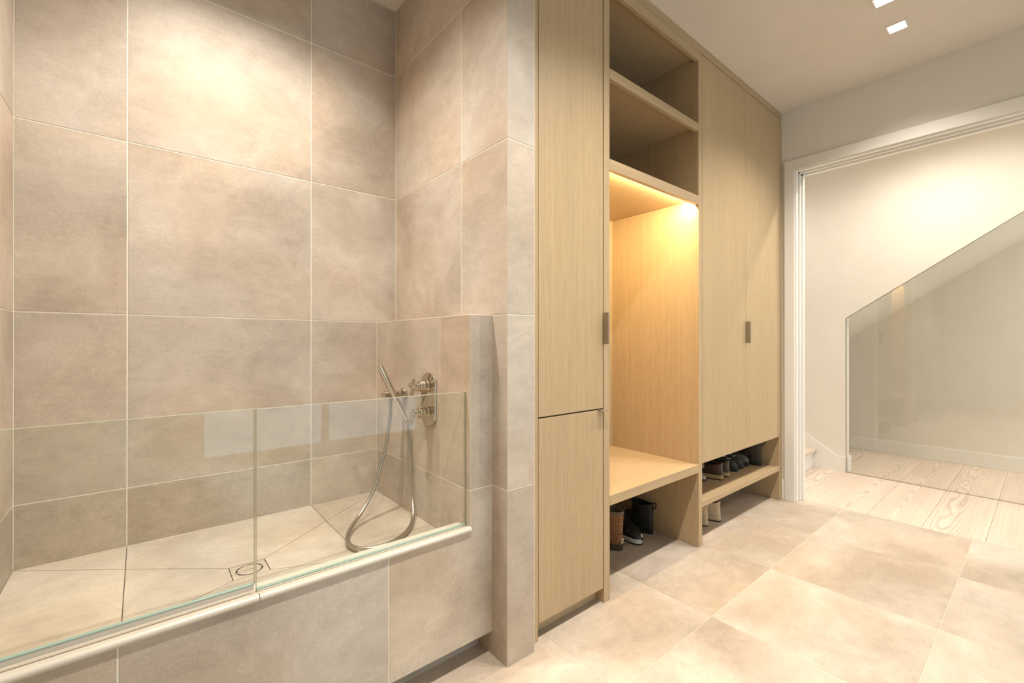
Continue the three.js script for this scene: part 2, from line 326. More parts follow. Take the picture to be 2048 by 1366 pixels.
// drain: tile plate with a ring of four arc slots and one straight slot
{
  const cx = (DRAIN.x0 + DRAIN.x1) / 2, cd = (DRAIN.d0 + DRAIN.d1) / 2, y = 0.3895;
  const t = thing('floor_drain', 'square tiled drain cover with a ring of dark slots in the shower floor', 'drain', null, [cx, 0.379, cd]);
  const hx = (DRAIN.x1 - DRAIN.x0) / 2 - 0.0016, hd = (DRAIN.d1 - DRAIN.d0) / 2 - 0.0016;
  const s = new THREE.Shape([[-hx, -hd], [hx, -hd], [hx, hd], [-hx, hd]].map((p) => new THREE.Vector2(...p)));
  for (let k = 0; k < 4; k++) {
    const a0 = k * Math.PI / 2 + 0.06 + 0.2, a1 = (k + 1) * Math.PI / 2 - 0.06 + 0.2, h = new THREE.Path();
    h.absarc(0, 0, 0.0385, a0, a1, false); h.absarc(0, 0, 0.032, a1, a0, true); s.holes.push(h);
  }
  s.holes.push(new THREE.Path([[-0.017, -0.0013], [0.017, -0.0013], [0.017, 0.0013], [-0.017, 0.0013]].map((p) => new THREE.Vector2(...p))));
  const g = new THREE.ExtrudeGeometry(s, { depth: 0.007, bevelEnabled: false, curveSegments: 20 }); g.rotateX(-Math.PI / 2); g.translate(0, y - 0.379 - 0.007, 0); planarUV(g, 'd', 0.5, 0.2);
  mesh('cover_plate', g, stoneMats[7], t);
  mesh('drain_well', box(-hx, hx, 0, 0.002, -hd, hd, 0), M.slot, t);
}

// glass screens on the curb
function pane(name, label, x0, x1, y0, y1, d) {
  const t = thing(name, label, 'glass screen', null, [(x0 + x1) / 2, y0, d]), w = (x1 - x0) / 2, h = y1 - y0, e = 0.0017;
  mesh('pane', box(-w + e, w - e, e * 2.2, h - e, -0.005, 0.005, 0), M.glass, t);
  const ed = (n, a, b, c, f, m = M.clearEdge) => mesh(n, box(a, b, c, f, -0.005, 0.005, 0.0006), m, t);
  ed('polished_edge', -w, w, h - e, h); ed('polished_edge', -w, w, 0, e * 2.2, M.glassEdge); ed('polished_edge', -w, -w + e, e, h - e); ed('polished_edge', w - e, w, e, h - e);
  return t;
}
const leftPane = pane('glass_screen', 'clear glass panel at left on the shower curb, in front of the drain', XL + 0.002, 0.2215, 0.496, 0.9405, 1.288);
mesh('bottom_seal', box(-0.26, 0.26, -0.0125, 0, -0.0045, 0.0045, 0.001), M.seal, leftPane);
const rightPane = pane('glass_screen', 'clear glass panel on the shower curb, in front of the hand shower', 0.2243, X0 - 0.002, 0.478, 0.9385, 1.292);
mesh('silicone_joint', box(-0.317, 0.317, -0.0045, 0.0, -0.0068, 0.0068, 0.001), M.seal, rightPane);

// ------------------------------------------------------------------ shower fittings
{
  // tap plate with two knobs, on the ledge wall
  const cy = 0.8885, cd = 1.5415;
  const t = thing('shower_valve', 'polished nickel oval valve plate with two knobs on the tiled ledge wall', 'shower valve', null, [X0, cy, cd]);
  const hw = 0.053, hh = 0.103, R = 0.066, a = Math.asin(hw / R), sag = R * (1 - Math.cos(a)), pts = [];
  for (let i = 0; i <= 20; i++) { const q = -a + (2 * a * i) / 20; pts.push([Math.sin(q) * R, hh - R + Math.cos(q) * R]); }
  for (let i = 0; i <= 20; i++) { const q = -a + (2 * a * i) / 20; pts.push([-Math.sin(q) * R, -hh + R - Math.cos(q) * R]); }
  const s = new THREE.Shape(pts.map(([x, y]) => new THREE.Vector2(x, y)));
  const g = new THREE.ExtrudeGeometry(s, { depth: 0.004, bevelEnabled: true, bevelSize: 0.002, bevelThickness: 0.002, bevelOffset: -0.002, bevelSegments: 3, curveSegments: 24 });
  g.rotateY(-Math.PI / 2); g.translate(-0.002, 0, 0);
  mesh('plate', g, M.chrome, t);
  const knob = (y) => {
    const k = mesh('knob', turned(V(-0.006, y, 0), V(-1, y, 0), [[0, 0], [0.0235, 0], [0.0235, 0.011], [0.0205, 0.012], [0.0205, 0.014], [0.0225, 0.015], [0.0225, 0.028], [0.0205, 0.029], [0.0205, 0.031], [0.0215, 0.032], [0.0215, 0.041], [0.0195, 0.0425], [0.013, 0.0425], [0.012, 0.047], [0.0165, 0.049], [0.0165, 0.057], [0.0085, 0.059], [0.0085, 0.064], [0, 0.064]]), M.chrome, t);
    return k;
  };
  const top = knob(0.051), low = knob(-0.050), ax = -0.076;
  // cross handle: hub and four flat arms
  mesh('handle_hub', turned(V(ax + 0.012, 0.051, 0), V(-1, 0.051, 0), [[0, 0], [0.011, 0], [0.012, 0.003], [0.012, 0.014], [0.009, 0.017], [0, 0.017]]), M.chrome, top);
  for (let i = 0; i < 4; i++) {
    const arm = box(-0.0055, 0.0055, 0.008, 0.036, -0.0075, 0.0075, 0.003); arm.rotateX(i * Math.PI / 2 + 0.25); arm.translate(ax + 0.0035, 0.051, 0);
    mesh('handle_arm', arm, M.chrome, top);
  }
  // lever handle: a flat blade hanging from the lower knob
  const blade = box(-0.005, 0.005, -0.048, 0.012, -0.0105, 0.0105, 0.0025); blade.rotateX(0.35); blade.translate(ax + 0.003, -0.050, 0);
  mesh('lever', blade, M.chrome, low);
}
{
  // wall outlet with bracket
  const y = 0.893, d = 1.752;
  const t = thing('shower_bracket', 'polished nickel hand shower bracket and water outlet projecting from the tiled ledge', 'bracket', null, [X0, y, d]);
  mesh('flange', turned(V(0, 0, 0), V(-1, 0, 0), [[0, 0], [0.0215, 0], [0.0235, 0.002], [0.0235, 0.012], [0.0215, 0.014], [0, 0.014]]), M.chrome, t);
  mesh('arm', turned(V(-0.012, 0, 0), V(-1, 0, 0), [[0, 0], [0.0135, 0], [0.0135, 0.082], [0.0125, 0.088], [0.009, 0.091], [0, 0.092]]), M.chrome, t);
  mesh('cradle', turned(V(-0.062, 0, -0.004), V(-0.062, 0, -1), [[0, 0], [0.009, 0], [0.009, 0.022], [0.0135, 0.024], [0.0135, 0.052], [0.012, 0.054], [0, 0.054]]), M.chrome, t);
  mesh('hose_outlet', turned(V(-0.066, -0.012, 0), V(-0.066, -1, 0), [[0, 0], [0.0095, 0], [0.0095, 0.018], [0.0085, 0.02], [0.0085, 0.034], [0.007, 0.036], [0, 0.036]]), M.chrome, t);
}
const stickTop = V(0.726, 1.017, 1.698), stickEnd = V(0.842, 0.787, 1.690);
{
  const t = thing('hand_shower', 'slim polished nickel hand shower tilted in its bracket', 'hand shower', null, [0.842, 0.787, 1.69]);
  const b = V(0, 0, 0), a = stickTop.clone().sub(stickEnd), L = a.length(), ax = a.clone().normalize();
  mesh('handle', turned(b, a, [[0, 0], [0.0068, 0], [0.0072, 0.006], [0.0095, 0.048], [0.0102, 0.05], [0.0102, 0.053], [0.0096, 0.054], [0.0098, 0.062], [0.0112, 0.064], [0.0122, L - 0.004], [0.0105, L], [0, L]]), M.chrome, t);
  // spray face with a row of nozzles, on the side that looks down and left
  const side = new THREE.Vector3(-1, 0, 0).addScaledVector(ax, ax.x).normalize(), nz = [];
  for (let i = 0; i < 13; i++) for (const w of [-0.004, 0.004]) {
    const p = ax.clone().multiplyScalar(L - 0.012 - i * 0.0085).addScaledVector(side, 0.0105).add(new THREE.Vector3(0, 0, w));
    nz.push(cyl(p, p.clone().addScaledVector(side, 0.0045), 0.0021, 0.0016, 8));
  }
  mesh('spray_nozzles', mergeGeometries(nz), M.pull, t);
}
{
  const pts = [V(0.8428, 0.7855, 1.690), V(0.846, 0.762, 1.689), V(0.847, 0.70, 1.686), V(0.847, 0.62, 1.676), V(0.846, 0.54, 1.665), V(0.842, 0.475, 1.645), V(0.823, 0.425, 1.60), V(0.775, 0.413, 1.535), V(0.708, 0.412, 1.480), V(0.627, 0.411, 1.460), V(0.572, 0.411, 1.486), V(0.553, 0.411, 1.536), V(0.566, 0.413, 1.600), V(0.604, 0.419, 1.665), V(0.655, 0.440, 1.712), V(0.713, 0.503, 1.738), V(0.748, 0.588, 1.747), V(0.775, 0.676, 1.751), V(0.790, 0.757, 1.752), V(0.7975, 0.806, 1.752), V(0.7976, 0.848, 1.752)];
  const curve = new THREE.CatmullRomCurve3(pts), n = 560, m = 14, g = new THREE.TubeGeometry(curve, n, 0.0072, m), p = g.attributes.position, c = new THREE.Vector3(), v = new THREE.Vector3();
  for (let i = 0; i <= n; i++) { curve.getPointAt(i / n, c); const r = i % 2 ? 1 : 0.90; for (let j = 0; j <= m; j++) { const k = i * (m + 1) + j; v.fromBufferAttribute(p, k).sub(c).multiplyScalar(r).add(c); p.setXYZ(k, v.x, v.y, v.z); } }
  g.computeVertexNormals();
  tag(mesh('shower_hose', g, M.hose), 'ribbed metal shower hose looping down onto the pale shower floor', 'hose');
}

// ------------------------------------------------------------------ cabinets
const wood = (x0, x1, y0, y1, d0, d1, grain = 'y', c = 0.001) => box(x0, x1, y0, y1, d0, d1, c, grain, rnd() * 3, rnd() * 3);
const TOP = 2.683, BACK = 1.784;
{
  const ox = 1.32, oy = 0, od = 1.5, W = (a, b, c, e, f, g, gr) => wood(a - ox, b - ox, c, e, f - od, g - od, gr);
  const t = thing('tall_cabinet', 'narrow tall oak cabinet with two stacked doors beside the tiled pillar', 'cabinet', null, [ox, oy, od]);
  mesh('side_filler', W(1.0875, 1.1305, 0, TOP, DC, DC + 0.03), M.oak, t);
  mesh('carcass', W(1.1315, 1.5125, 0.075, TOP - 0.004, DC + 0.026, BACK), M.oak, t);
  const up = mesh('door', W(1.1332, 1.5072, 0.8295, TOP - 0.003, DC, DC + 0.022), M.oak, t);
  const low = mesh('door', W(1.1332, 1.5072, 0.065, 0.8235, DC, DC + 0.022), M.oak, t);
  mesh('side_panel', W(1.5135, 1.5525, 0, TOP, DC, BACK), M.oak, t);
  mesh('toe_kick', W(1.1305, 1.5135, 0, 0.076, DC + 0.043, DC + 0.058, 'x'), M.oak, t);
  const h = (a, b, c, e, f, g) => box(a - ox, b - ox, c, e, f - od, g - od, 0.0008);
  mesh('handle', mergeGeometries([h(1.5075, 1.5105, 1.101, 1.235, DC - 0.030, DC + 0.02), h(1.5035, 1.5075, 1.101, 1.235, DC - 0.030, DC - 0.027)]), M.pull, up);
  mesh('handle', mergeGeometries([h(1.470, 1.506, 0.8240, 0.8265, DC - 0.030, DC + 0.02), h(1.470, 1.506, 0.8205, 0.8240, DC - 0.030, DC - 0.0275)]), M.pull, low);
}
{
  const ox = 1.935, od = 1.5, W = (a, b, c, e, f, g, gr) => wood(a - ox, b - ox, c, e, f - od, g - od, gr);
  const t = thing('bench_unit', 'open oak hall unit with a bench seat, two upper shelves and a lit niche', 'hall bench', null, [ox, 0, od]);
  const L = 1.5535, R = 2.317;
  mesh('back_panel', W(L, R, 0.0, TOP, BACK, BACK + 0.016), M.oak, t);
  mesh('side_panel', W(R, 2.3535, 0, TOP, DC, BACK + 0.016), M.oak, t);
  mesh('side_lining', W(L - 0.0005, L + 0.0015, 0.449, 2.62, DC + 0.004, BACK), M.oak, t);
  const tp = mesh('top_panel', W(L, R, 2.655, TOP, DC + 0.02, BACK, 'x'), M.oak, t); mesh('front_rail', W(L, R, 2.634, TOP, DC, DC + 0.02, 'x'), M.oak, tp);
  for (const [y0, y1] of [[2.249, 2.293], [1.854, 1.9015]]) {
    const s = mesh('shelf', W(L, R, y1 - 0.020, y1, DC + 0.02, BACK, 'x'), M.oak, t); mesh('shelf_edge', W(L, R, y0, y1, DC, DC + 0.02, 'x'), M.oak, s);
  }
  mesh('bench_seat', W(L, R, 0.404, 0.4475, DC, BACK, 'x'), M.oak, t);
  const s = mesh('led_strip', box(L + 0.004 - ox, R - 0.004 - ox, 1.8735, 1.8805, DC + 0.0205 - od, DC + 0.0325 - od, 0.001), M.led, t);
  s.castShadow = false;
  const l = new THREE.RectAreaLight(AMBER, POWER.led, 0.74, 0.010);
  l.position.set(1.9355, 1.8710, -(DC + 0.030)); l.lookAt(1.9355, 1.8710 - 0.30, -(DC + 0.030 + 0.26)); l.castShadow = true; scene.add(l);
}
{
  const ox = 2.92, od = 1.5, W = (a, b, c, e, f, g, gr) => wood(a - ox, b - ox, c, e, f - od, g - od, gr);
  const t = thing('wardrobe', 'tall oak wardrobe with two doors above an open shoe shelf', 'wardrobe', null, [ox, 0, od]);
  const L = 2.3545;
  mesh('back_panel', W(L, 3.447, 0, 0.465, BACK, BACK + 0.016, 'x'), M.oak, t);
  mesh('carcass', W(L + 0.001, 3.445, 0.450, TOP - 0.004, DC + 0.026, BACK), M.oak, t);
  mesh('door', W(2.3563, 2.9012, 0.447, TOP - 0.003, DC, DC + 0.022), M.oak, t);
  const right = mesh('door', W(2.9040, 3.4460, 0.447, TOP - 0.003, DC, DC + 0.022), M.oak, t);
  mesh('side_panel', W(3.4472, 3.4885, 0, TOP, DC, BACK + 0.016), M.oak, t);
  const s = mesh('shoe_shelf', W(L, 3.4468, 0.214, 0.232, DC + 0.02, BACK, 'x'), M.oak, t); mesh('shelf_edge', W(L, 3.4468, 0.207, 0.239, DC, DC + 0.022, 'x'), M.oak, s);
  const h = (a, b, c, e, f, g) => box(a - ox, b - ox, c, e, f - od, g - od, 0.0008);
  mesh('handle', mergeGeometries([h(2.9012, 2.9042, 1.104, 1.238, DC - 0.030, DC + 0.02), h(2.9042, 2.9080, 1.104, 1.238, DC - 0.030, DC - 0.027)]), M.pull, right);
}
tag(mesh('cabinet_filler', wood(1.0875, 3.4885, 2.6855, CEIL, DC, DC + 0.02, 'x')), 'long oak filler strip between the cabinet tops and the ceiling', 'filler strip').material = M.oak;

// ------------------------------------------------------------------ end wall with the opening to the hall
const OPEN = { d0: -0.40, d1: 1.132, top: 2.31 };
struct('wall_end', prismX([[REAR, 0], [OPEN.d0, 0], [OPEN.d0, OPEN.top], [OPEN.d1, OPEN.top], [OPEN.d1, 0], [2.15, 0], [2.15, CEIL], [REAR, CEIL]], XE, 3.6), M.plaster, 'painted end wall around the opening to the hall');
{
  const c = struct('trim_2', box(XE - 0.016, XE, 0, 2.372, 1.126, 1.188, 0.0015), M.woodwork, 'white casing and jambs round the opening to the hall');
  mesh('casing_head', box(XE - 0.016, XE, 2.301, 2.372, OPEN.d0 - 0.056, 1.126, 0.0015), M.woodwork, c);
  mesh('casing_side', box(XE - 0.016, XE, 0, 2.3005, OPEN.d0 - 0.056, OPEN.d0 + 0.006, 0.0015), M.woodwork, c);
  for (const [a, b, e] of [[XE - 0.006, XE + 0.024, 0.006], [XE + 0.024, XE + 0.05, 0.0], [XE + 0.05, XE + 0.070, 0.012], [XE + 0.070, XE + 0.085, 0.002], [XE + 0.085, 3.612, 0.019]]) {
    mesh('jamb', box(a, b, 0, OPEN.top, OPEN.d1 - 0.010 - e, OPEN.d1, 0.002), M.woodwork, c);
    mesh('jamb', box(a, b, 0, OPEN.top, OPEN.d0, OPEN.d0 + 0.010 + e, 0.002), M.woodwork, c);
    mesh('head_jamb', box(a, b, OPEN.top - 0.012 - e, OPEN.top, OPEN.d0 + 0.01, OPEN.d1 - 0.01, 0.002), M.woodwork, c);
  }
  struct('baseboard_end', box(XE - 0.012, XE, 0, 0.14, 1.189, 1.209, 0.002), M.woodwork, 'white baseboard end between wardrobe and door casing');
  struct('baseboard_end', box(XE - 0.012, XE, 0, 0.14, REAR, OPEN.d0 - 0.057, 0.002), M.woodwork);
}
// hall: the stair wall with its sloping opening, the space below the upper flight, the lower flight
const XG = 4.62, SL = 0.69, slope = (d) => 1.311 + SL * (1.113 - d);
const EDGE = 1.109, NOOK0 = -0.94;
struct('wall_hall', prismX([[REAR, 0], [NOOK0, 0], [NOOK0, slope(NOOK0)], [EDGE, slope(EDGE)], [EDGE, 0], [2.8, 0], [2.8, CEIL], [REAR, CEIL]], XG, XG + 0.1), M.plaster, 'white stair wall with a sloping opening below the upper flight');
struct('ceiling_stair', prismX([[NOOK0 - 0.05, slope(NOOK0 - 0.05)], [1.95, slope(1.95)], [1.95, slope(1.95) + 0.2], [NOOK0 - 0.05, slope(NOOK0 - 0.05) + 0.2]], XG + 0.1, 5.75), M.plaster, 'white sloping underside of the upper stair flight');
struct('wall_nook', box(5.74, 5.85, 0, CEIL, REAR - 0.1, 2.85, 0), M.plaster, 'white wall at the back of the space below the stairs');
struct('wall_nook_end', box(XG + 0.1, 5.74, 0, 1.2, 1.85, 1.95, 0), M.plaster);
struct('baseboard_nook', mergeGeometries([box(5.728, 5.74, 0, 0.122, REAR, 1.85, 0.002), box(5.732, 5.74, 0.121, 0.130, REAR, 1.85, 0.002)]), M.woodwork, 'white baseboard behind the stair glass');
struct('baseboard_wall_end', mergeGeometries([box(XG + 0.012, XG + 0.112, 0, 0.13, EDGE - 0.013, EDGE, 0.002), box(XG + 0.1, XG + 0.112, 0, 0.13, EDGE, 1.85, 0.002)]), M.woodwork);
struct('trim_3', prismX([[EDGE, 0], [1.344, 0], [2.75, 0.945], [2.75, 1.19], [1.167, 0.129], [EDGE, 0.129]], XG - 0.014, XG), M.woodwork, 'white skirt board rising along the stair wall');
{
  const o = [[EDGE - 0.003, 0.004], [EDGE - 0.003, slope(EDGE - 0.003) - 0.004], [NOOK0 + 0.003, slope(NOOK0 + 0.003) - 0.004], [NOOK0 + 0.003, 0.004]];
  const t = thing('stair_glass', 'tall tinted glass panel with a sloping top below the stairs', 'glass panel', null, [XG, 0, 0]);
  mesh('pane', prismX(o, 0.001, 0.011), M.stairGlass, t);
  const bar = (a, b, w) => { const n = [b[1] - a[1], -(b[0] - a[0])], l = Math.hypot(...n), k = [n[0] / l * w, n[1] / l * w]; return prismX([a, b, [b[0] - k[0], b[1] - k[1]], [a[0] - k[0], a[1] - k[1]]], -0.0005, 0.0125); };
  mesh('polished_edge', bar(o[1], o[2], -0.003), M.pull, t); mesh('polished_edge', bar(o[0], o[1], -0.003), M.pull, t);
  mesh('floor_channel', box(0, 0.012, 0.0, 0.005, NOOK0 + 0.003, EDGE - 0.003, 0.0005), M.pull, t);
}
{
  const t = thing('staircase', 'foot of the staircase, white risers and pale oak treads, seen past the door casing', 'staircase', null, [4.1, 0, 1.342]);
  for (let k = 0; k < 5; k++) {
    const y = 0.166 * k, d = 0.248 * k;
    mesh('riser', box(-0.49, 0.505, y, y + 0.138, d, d + 0.02, 0.001), M.woodwork, t);
    mesh('tread', box(-0.49, 0.505, y + 0.138, y + 0.166, d - 0.022, d + 0.27, 0.004, 'x'), plankMats[k % 4], t);
  }
}
// walls outside the frame
struct('wall_side', box(LEFT - 0.1, LEFT, 0, CEIL, REAR, DP + 0.12, 0), M.plaster);
struct('wall_front', box(LEFT, XL - 0.12, 0, CEIL, DP, DP + 0.12, 0), M.plaster);
struct('wall_cabinet', box(XP, XE, 0, CEIL, 1.81, 1.95, 0), M.plaster);
struct('wall_stair_end', box(3.6, 5.75, 0, CEIL, 2.75, 2.85, 0), M.plaster);
struct('wall_stair_side', box(3.5, 3.6, 0, CEIL, 2.15, 2.85, 0), M.plaster);
const hole = (a, b, c, e) => [[a, c], [b, c], [b, e], [a, e]];
struct('wall_rear', prismD([[LEFT - 0.1, 0], [0.35, 0], [0.35, 2.35], [2.60, 2.35], [2.60, 0], [5.85, 0], [5.85, CEIL], [LEFT - 0.1, CEIL]], REAR - 0.1, REAR, [hole(3.65, 4.58, 0.1, 2.5), hole(4.80, 5.68, 0.1, 2.55)]), M.plaster);
{ // glazed outside door in the rear wall
  const dr = struct('door_1', prismD([[0.351, 0.001], [2.599, 0.001], [2.599, 2.349], [0.351, 2.349]], REAR - 0.07, REAR - 0.03, [hole(0.43, 1.44, 0.07, 2.27), hole(1.51, 2.52, 0.07, 2.27)]), M.woodwork);
  for (const [a, b] of [[0.43, 1.44], [1.51, 2.52]]) mesh('pane', box(a, b, 0.07, 2.27, REAR - 0.053, REAR - 0.047, 0), M.glass, dr);
  const wn = struct('window_1', prismD([[3.65, 0.1], [4.58, 0.1], [4.58, 2.5], [3.65, 2.5]], REAR - 0.07, REAR - 0.03, [hole(3.71, 4.52, 0.16, 2.44)]), M.woodwork);
  mesh('pane', box(3.71, 4.52, 0.16, 2.44, REAR - 0.053, REAR - 0.047, 0), M.glass, wn);
  const w2 = struct('window_2', prismD([[4.80, 0.1], [5.68, 0.1], [5.68, 2.55], [4.80, 2.55]], REAR - 0.07, REAR - 0.03, [hole(4.86, 5.62, 0.16, 2.49)]), M.woodwork);
  mesh('pane', box(4.86, 5.62, 0.16, 2.49, REAR - 0.053, REAR - 0.047, 0), M.glass, w2);
}

// ------------------------------------------------------------------ downlights
{
  const r = 0.035, f = 0.041;
  const frame = (() => { const s = new THREE.Shape([[-f, -f], [f, -f], [f, f], [-f, f]].map((p) => new THREE.Vector2(...p))); s.holes.push(new THREE.Path([[-r, -r], [r, -r], [r, r], [-r, r]].map((p) => new THREE.Vector2(...p)))); const g = new THREE.ExtrudeGeometry(s, { depth: 0.004, bevelEnabled: false }); g.rotateX(Math.PI / 2); g.translate(0, 0, 0); return g; })();
  const lens = box(-r, r, -0.003, 0, -r, r, 0);
  for (const [x, d, kind, label] of DOWNLIGHTS) {
    const t = thing('downlight', label ?? 'square recessed downlight above the passage beside the stairs', 'downlight', 'square ceiling downlights', [x, CEIL, d]);
    mesh('frame', frame, M.woodwork, t); mesh('lens', lens, M.lens, t);
  }
}

// ------------------------------------------------------------------ shoes
const cloth = (hex, rough = 0.75) => std({ color: hex, roughness: rough });
// outline of a shoe: s from heel (0) to toe (1)
const halfWidth = (s) => Math.pow(clamp(4 * s * (1 - s), 0, 1), 0.42) * lerp(0.74, 1.0, sstep(0.05, 0.62, s)) * 0.5;
function ring(x0, x1, w, y, dip = 0, n = 36) {
  const o = [];
  for (let i = 0; i < n; i++) {
    const a = (i / n) * Math.PI * 2, s = 0.5 - 0.5 * Math.cos(a), e = sstep(0, 1, s) * 0.15 + s * 0.85;
    o.push([lerp(x0, x1, e), y - dip * Math.pow(Math.sin(a), 2), Math.sign(Math.sin(a)) * halfWidth(e) * w]);
  }
  return o;
}
function skin(rings, capStart, capEnd) {
  const n = rings[0].length, pos = rings.flat(2), idx = [];
  for (let k = 0; k + 1 < rings.length; k++) for (let i = 0; i < n; i++) { const a = k * n + i, b = k * n + (i + 1) % n, c = a + n, e = b + n; idx.push(a, c, b, b, c, e); }
  const cap = (k, flip) => { const c = rings[k].reduce((s, p) => [s[0] + p[0] / n, s[1] + p[1] / n, s[2] + p[2] / n], [0, 0, 0]), at = pos.length / 3; pos.push(...c); for (let i = 0; i < n; i++) { const a = k * n + i, b = k * n + (i + 1) % n; flip ? idx.push(at, b, a) : idx.push(at, a, b); } };
  if (capStart) cap(0, false); if (capEnd) cap(rings.length - 1, true);
  const g = new THREE.BufferGeometry(); g.setAttribute('position', new THREE.Float32BufferAttribute(pos, 3)); g.setIndex(idx); g.computeVertexNormals();
  const p = g.attributes.position, uv = new Float32Array(p.count * 2); for (let i = 0; i < p.count; i++) { uv[2 * i] = p.getX(i) + 0.5 * p.getZ(i); uv[2 * i + 1] = p.getY(i); } g.setAttribute('uv', new THREE.BufferAttribute(uv, 2));
  return g;
}
// profile rows: [height, heel x / L, front x / L, width / W]
const SNEAKER = [[0.030, 0.012, 0.985, 0.97], [0.045, 0.008, 0.975, 0.97], [0.058, 0.012, 0.93, 0.93], [0.070, 0.018, 0.84, 0.87], [0.080, 0.022, 0.72, 0.80], [0.090, 0.022, 0.60, 0.72], [0.100, 0.012, 0.50, 0.66], [0.108, 0.002, 0.46, 0.64]];
const BOOT = [[0.034, 0.012, 0.985, 0.97], [0.055, 0.008, 0.975, 0.98], [0.075, 0.010, 0.90, 0.94], [0.092, 0.012, 0.74, 0.90], [0.108, 0.012, 0.58, 0.86], [0.125, 0.010, 0.50, 0.84], [0.15, 0.006, 0.47, 0.85], [0.18, 0.0, 0.47, 0.90], [0.205, 0.0, 0.475, 0.94]];
function shoe(name, label, category, o) {
  const L = o.L ?? 0.28, W = o.W ?? 0.098, P = (o.profile ?? SNEAKER).map((r) => [r[0] * (o.tall ?? 1), r[1] * L, r[2] * L, r[3] * W]), S = P[0][0], k = o.lead ?? 0;
  const t = thing(name, label, category, o.group, [o.x, o.y, o.d], o.turn);
  const g = new THREE.Group(); const add = (n, geo, m, parent = t) => { if (parent === t) geo.translate(-L / 2, 0, 0); return mesh(n, geo, m, parent); };
  const flare = o.flare ?? 1.0;
  const sole = add('sole', skin([ring(0.006, L * 0.985, W * 0.93, 0), ring(0, L, W * flare, S * 0.18), ring(0, L * 1.0, W * flare, S * 0.82), ring(0.002, L * 0.995, W * 0.99, S)], true, true), o.sole);
  if (o.outsole) { const q = skin([ring(-0.001, L * 1.002, W * flare * 1.02, 0.0), ring(-0.001, L * 1.002, W * flare * 1.02, 0.007)], true, true); q.translate(-L / 2, 0, 0); mesh('outsole', q, o.outsole, sole); }
  const top = P.length - 1, dip = o.dip ?? 0.018, rr = P.map((r, i) => ring(r[1], r[2], r[3], r[0], dip * Math.pow(i / top, 3)));
  const [h, a, b, w] = P[top];
  rr.push(ring(a + 0.002, b - 0.002, w * 0.97, h + 0.0025, dip), ring(a + 0.006, b - 0.006, w * 0.88, h + 0.001, dip));
  const upper = add('upper', skin(rr, false, false), o.upper);
  add('lining', skin([ring(a + 0.006, b - 0.006, w * 0.88, h + 0.001, dip), ring(a + 0.010, b - 0.010, w * 0.80, h - 0.012, dip), ring(a + 0.012, b * 1.05, w * 0.8, S + 0.012)], false, true), o.lining ?? o.upper);
  // instep line, used by tongue and laces
  const at = (y) => { let i = 0; while (i + 2 < P.length && P[i + 1][0] < y) i++; const q = clamp((y - P[i][0]) / (P[i + 1][0] - P[i][0])); return [lerp(P[i][2], P[i + 1][2], q), lerp(P[i][3], P[i + 1][3], q)]; };
  if (o.laces) {
    const lo = S + (h - S) * (o.laceFrom ?? 0.52), n = o.laceRows ?? 4;
    const path = []; for (let i = 0; i <= 8; i++) { const y = lo + (h + 0.006 - lo) * i / 8, [x] = at(Math.min(y, h)); path.push([x, y]); }
    const tg = []; for (let i = 0; i <= 8; i++) { const row = []; for (let j = 0; j <= 6; j++) { const z = (j / 6 - 0.5) * W * 0.42; row.push([path[i][0] - 0.002 - Math.abs(z) * 0.35, path[i][1] + 0.004 - Math.abs(z) * 0.1, z]); } tg.push(row); }
    const pos = tg.flat(2), idx = []; for (let i = 0; i < 8; i++) for (let j = 0; j < 6; j++) { const q = i * 7 + j; idx.push(q, q + 1, q + 7, q + 1, q + 8, q + 7); }
    const tongue = new THREE.BufferGeometry(); tongue.setAttribute('position', new THREE.Float32BufferAttribute(pos, 3)); tongue.setIndex(idx); tongue.computeVertexNormals();
    add('tongue', tongue, o.tongue ?? o.upper);
    const lg = [];
    for (let i = 0; i < n; i++) {
      const y = lo + (h - lo) * (i + 0.2) / n, [x, ww] = at(y), z = Math.min(ww * 0.30, 0.026);
      lg.push(new THREE.TubeGeometry(new THREE.CatmullRomCurve3([new THREE.Vector3(x - 0.014, y - 0.002, -z), new THREE.Vector3(x + 0.002, y + 0.005, 0), new THREE.Vector3(x - 0.014, y + 0.004, z)]), 10, 0.0024, 6));
    }
    const [x, ] = at(h);
    for (const s of [-1, 1]) lg.push(new THREE.TubeGeometry(new THREE.CatmullRomCurve3([new THREE.Vector3(x, h + 0.002, 0), new THREE.Vector3(x + 0.012, h + 0.012, s * 0.016), new THREE.Vector3(x + 0.028, h - 0.004, s * 0.028), new THREE.Vector3(x + 0.014, h - 0.006, s * 0.01)]), 12, 0.0022, 6));
    add('laces', mergeGeometries(lg), o.laces);
  }
  if (o.heelTab) {   // strip up the heel
    const q = []; for (const [y, x] of P.map((r) => [r[0], r[1]])) q.push([x, y]);
    const geo = []; for (let i = 0; i + 1 < q.length; i++) geo.push(new THREE.TubeGeometry(new THREE.LineCurve3(new THREE.Vector3(q[i][0] + 0.003, q[i][1], 0), new THREE.Vector3(q[i + 1][0] + 0.003, q[i + 1][1], 0)), 1, 0.0062, 8));
    add('heel_tab', mergeGeometries(geo), o.heelTab);
  }
  if (o.pullLoop) add('pull_loop', new THREE.TubeGeometry(new THREE.CatmullRomCurve3([new THREE.Vector3(a + 0.004, h - 0.03, 0), new THREE.Vector3(a - 0.016, h - 0.016, 0), new THREE.Vector3(a - 0.018, h + 0.008, 0), new THREE.Vector3(a + 0.004, h + 0.006, 0)]), 16, 0.0034, 8), o.pullLoop);
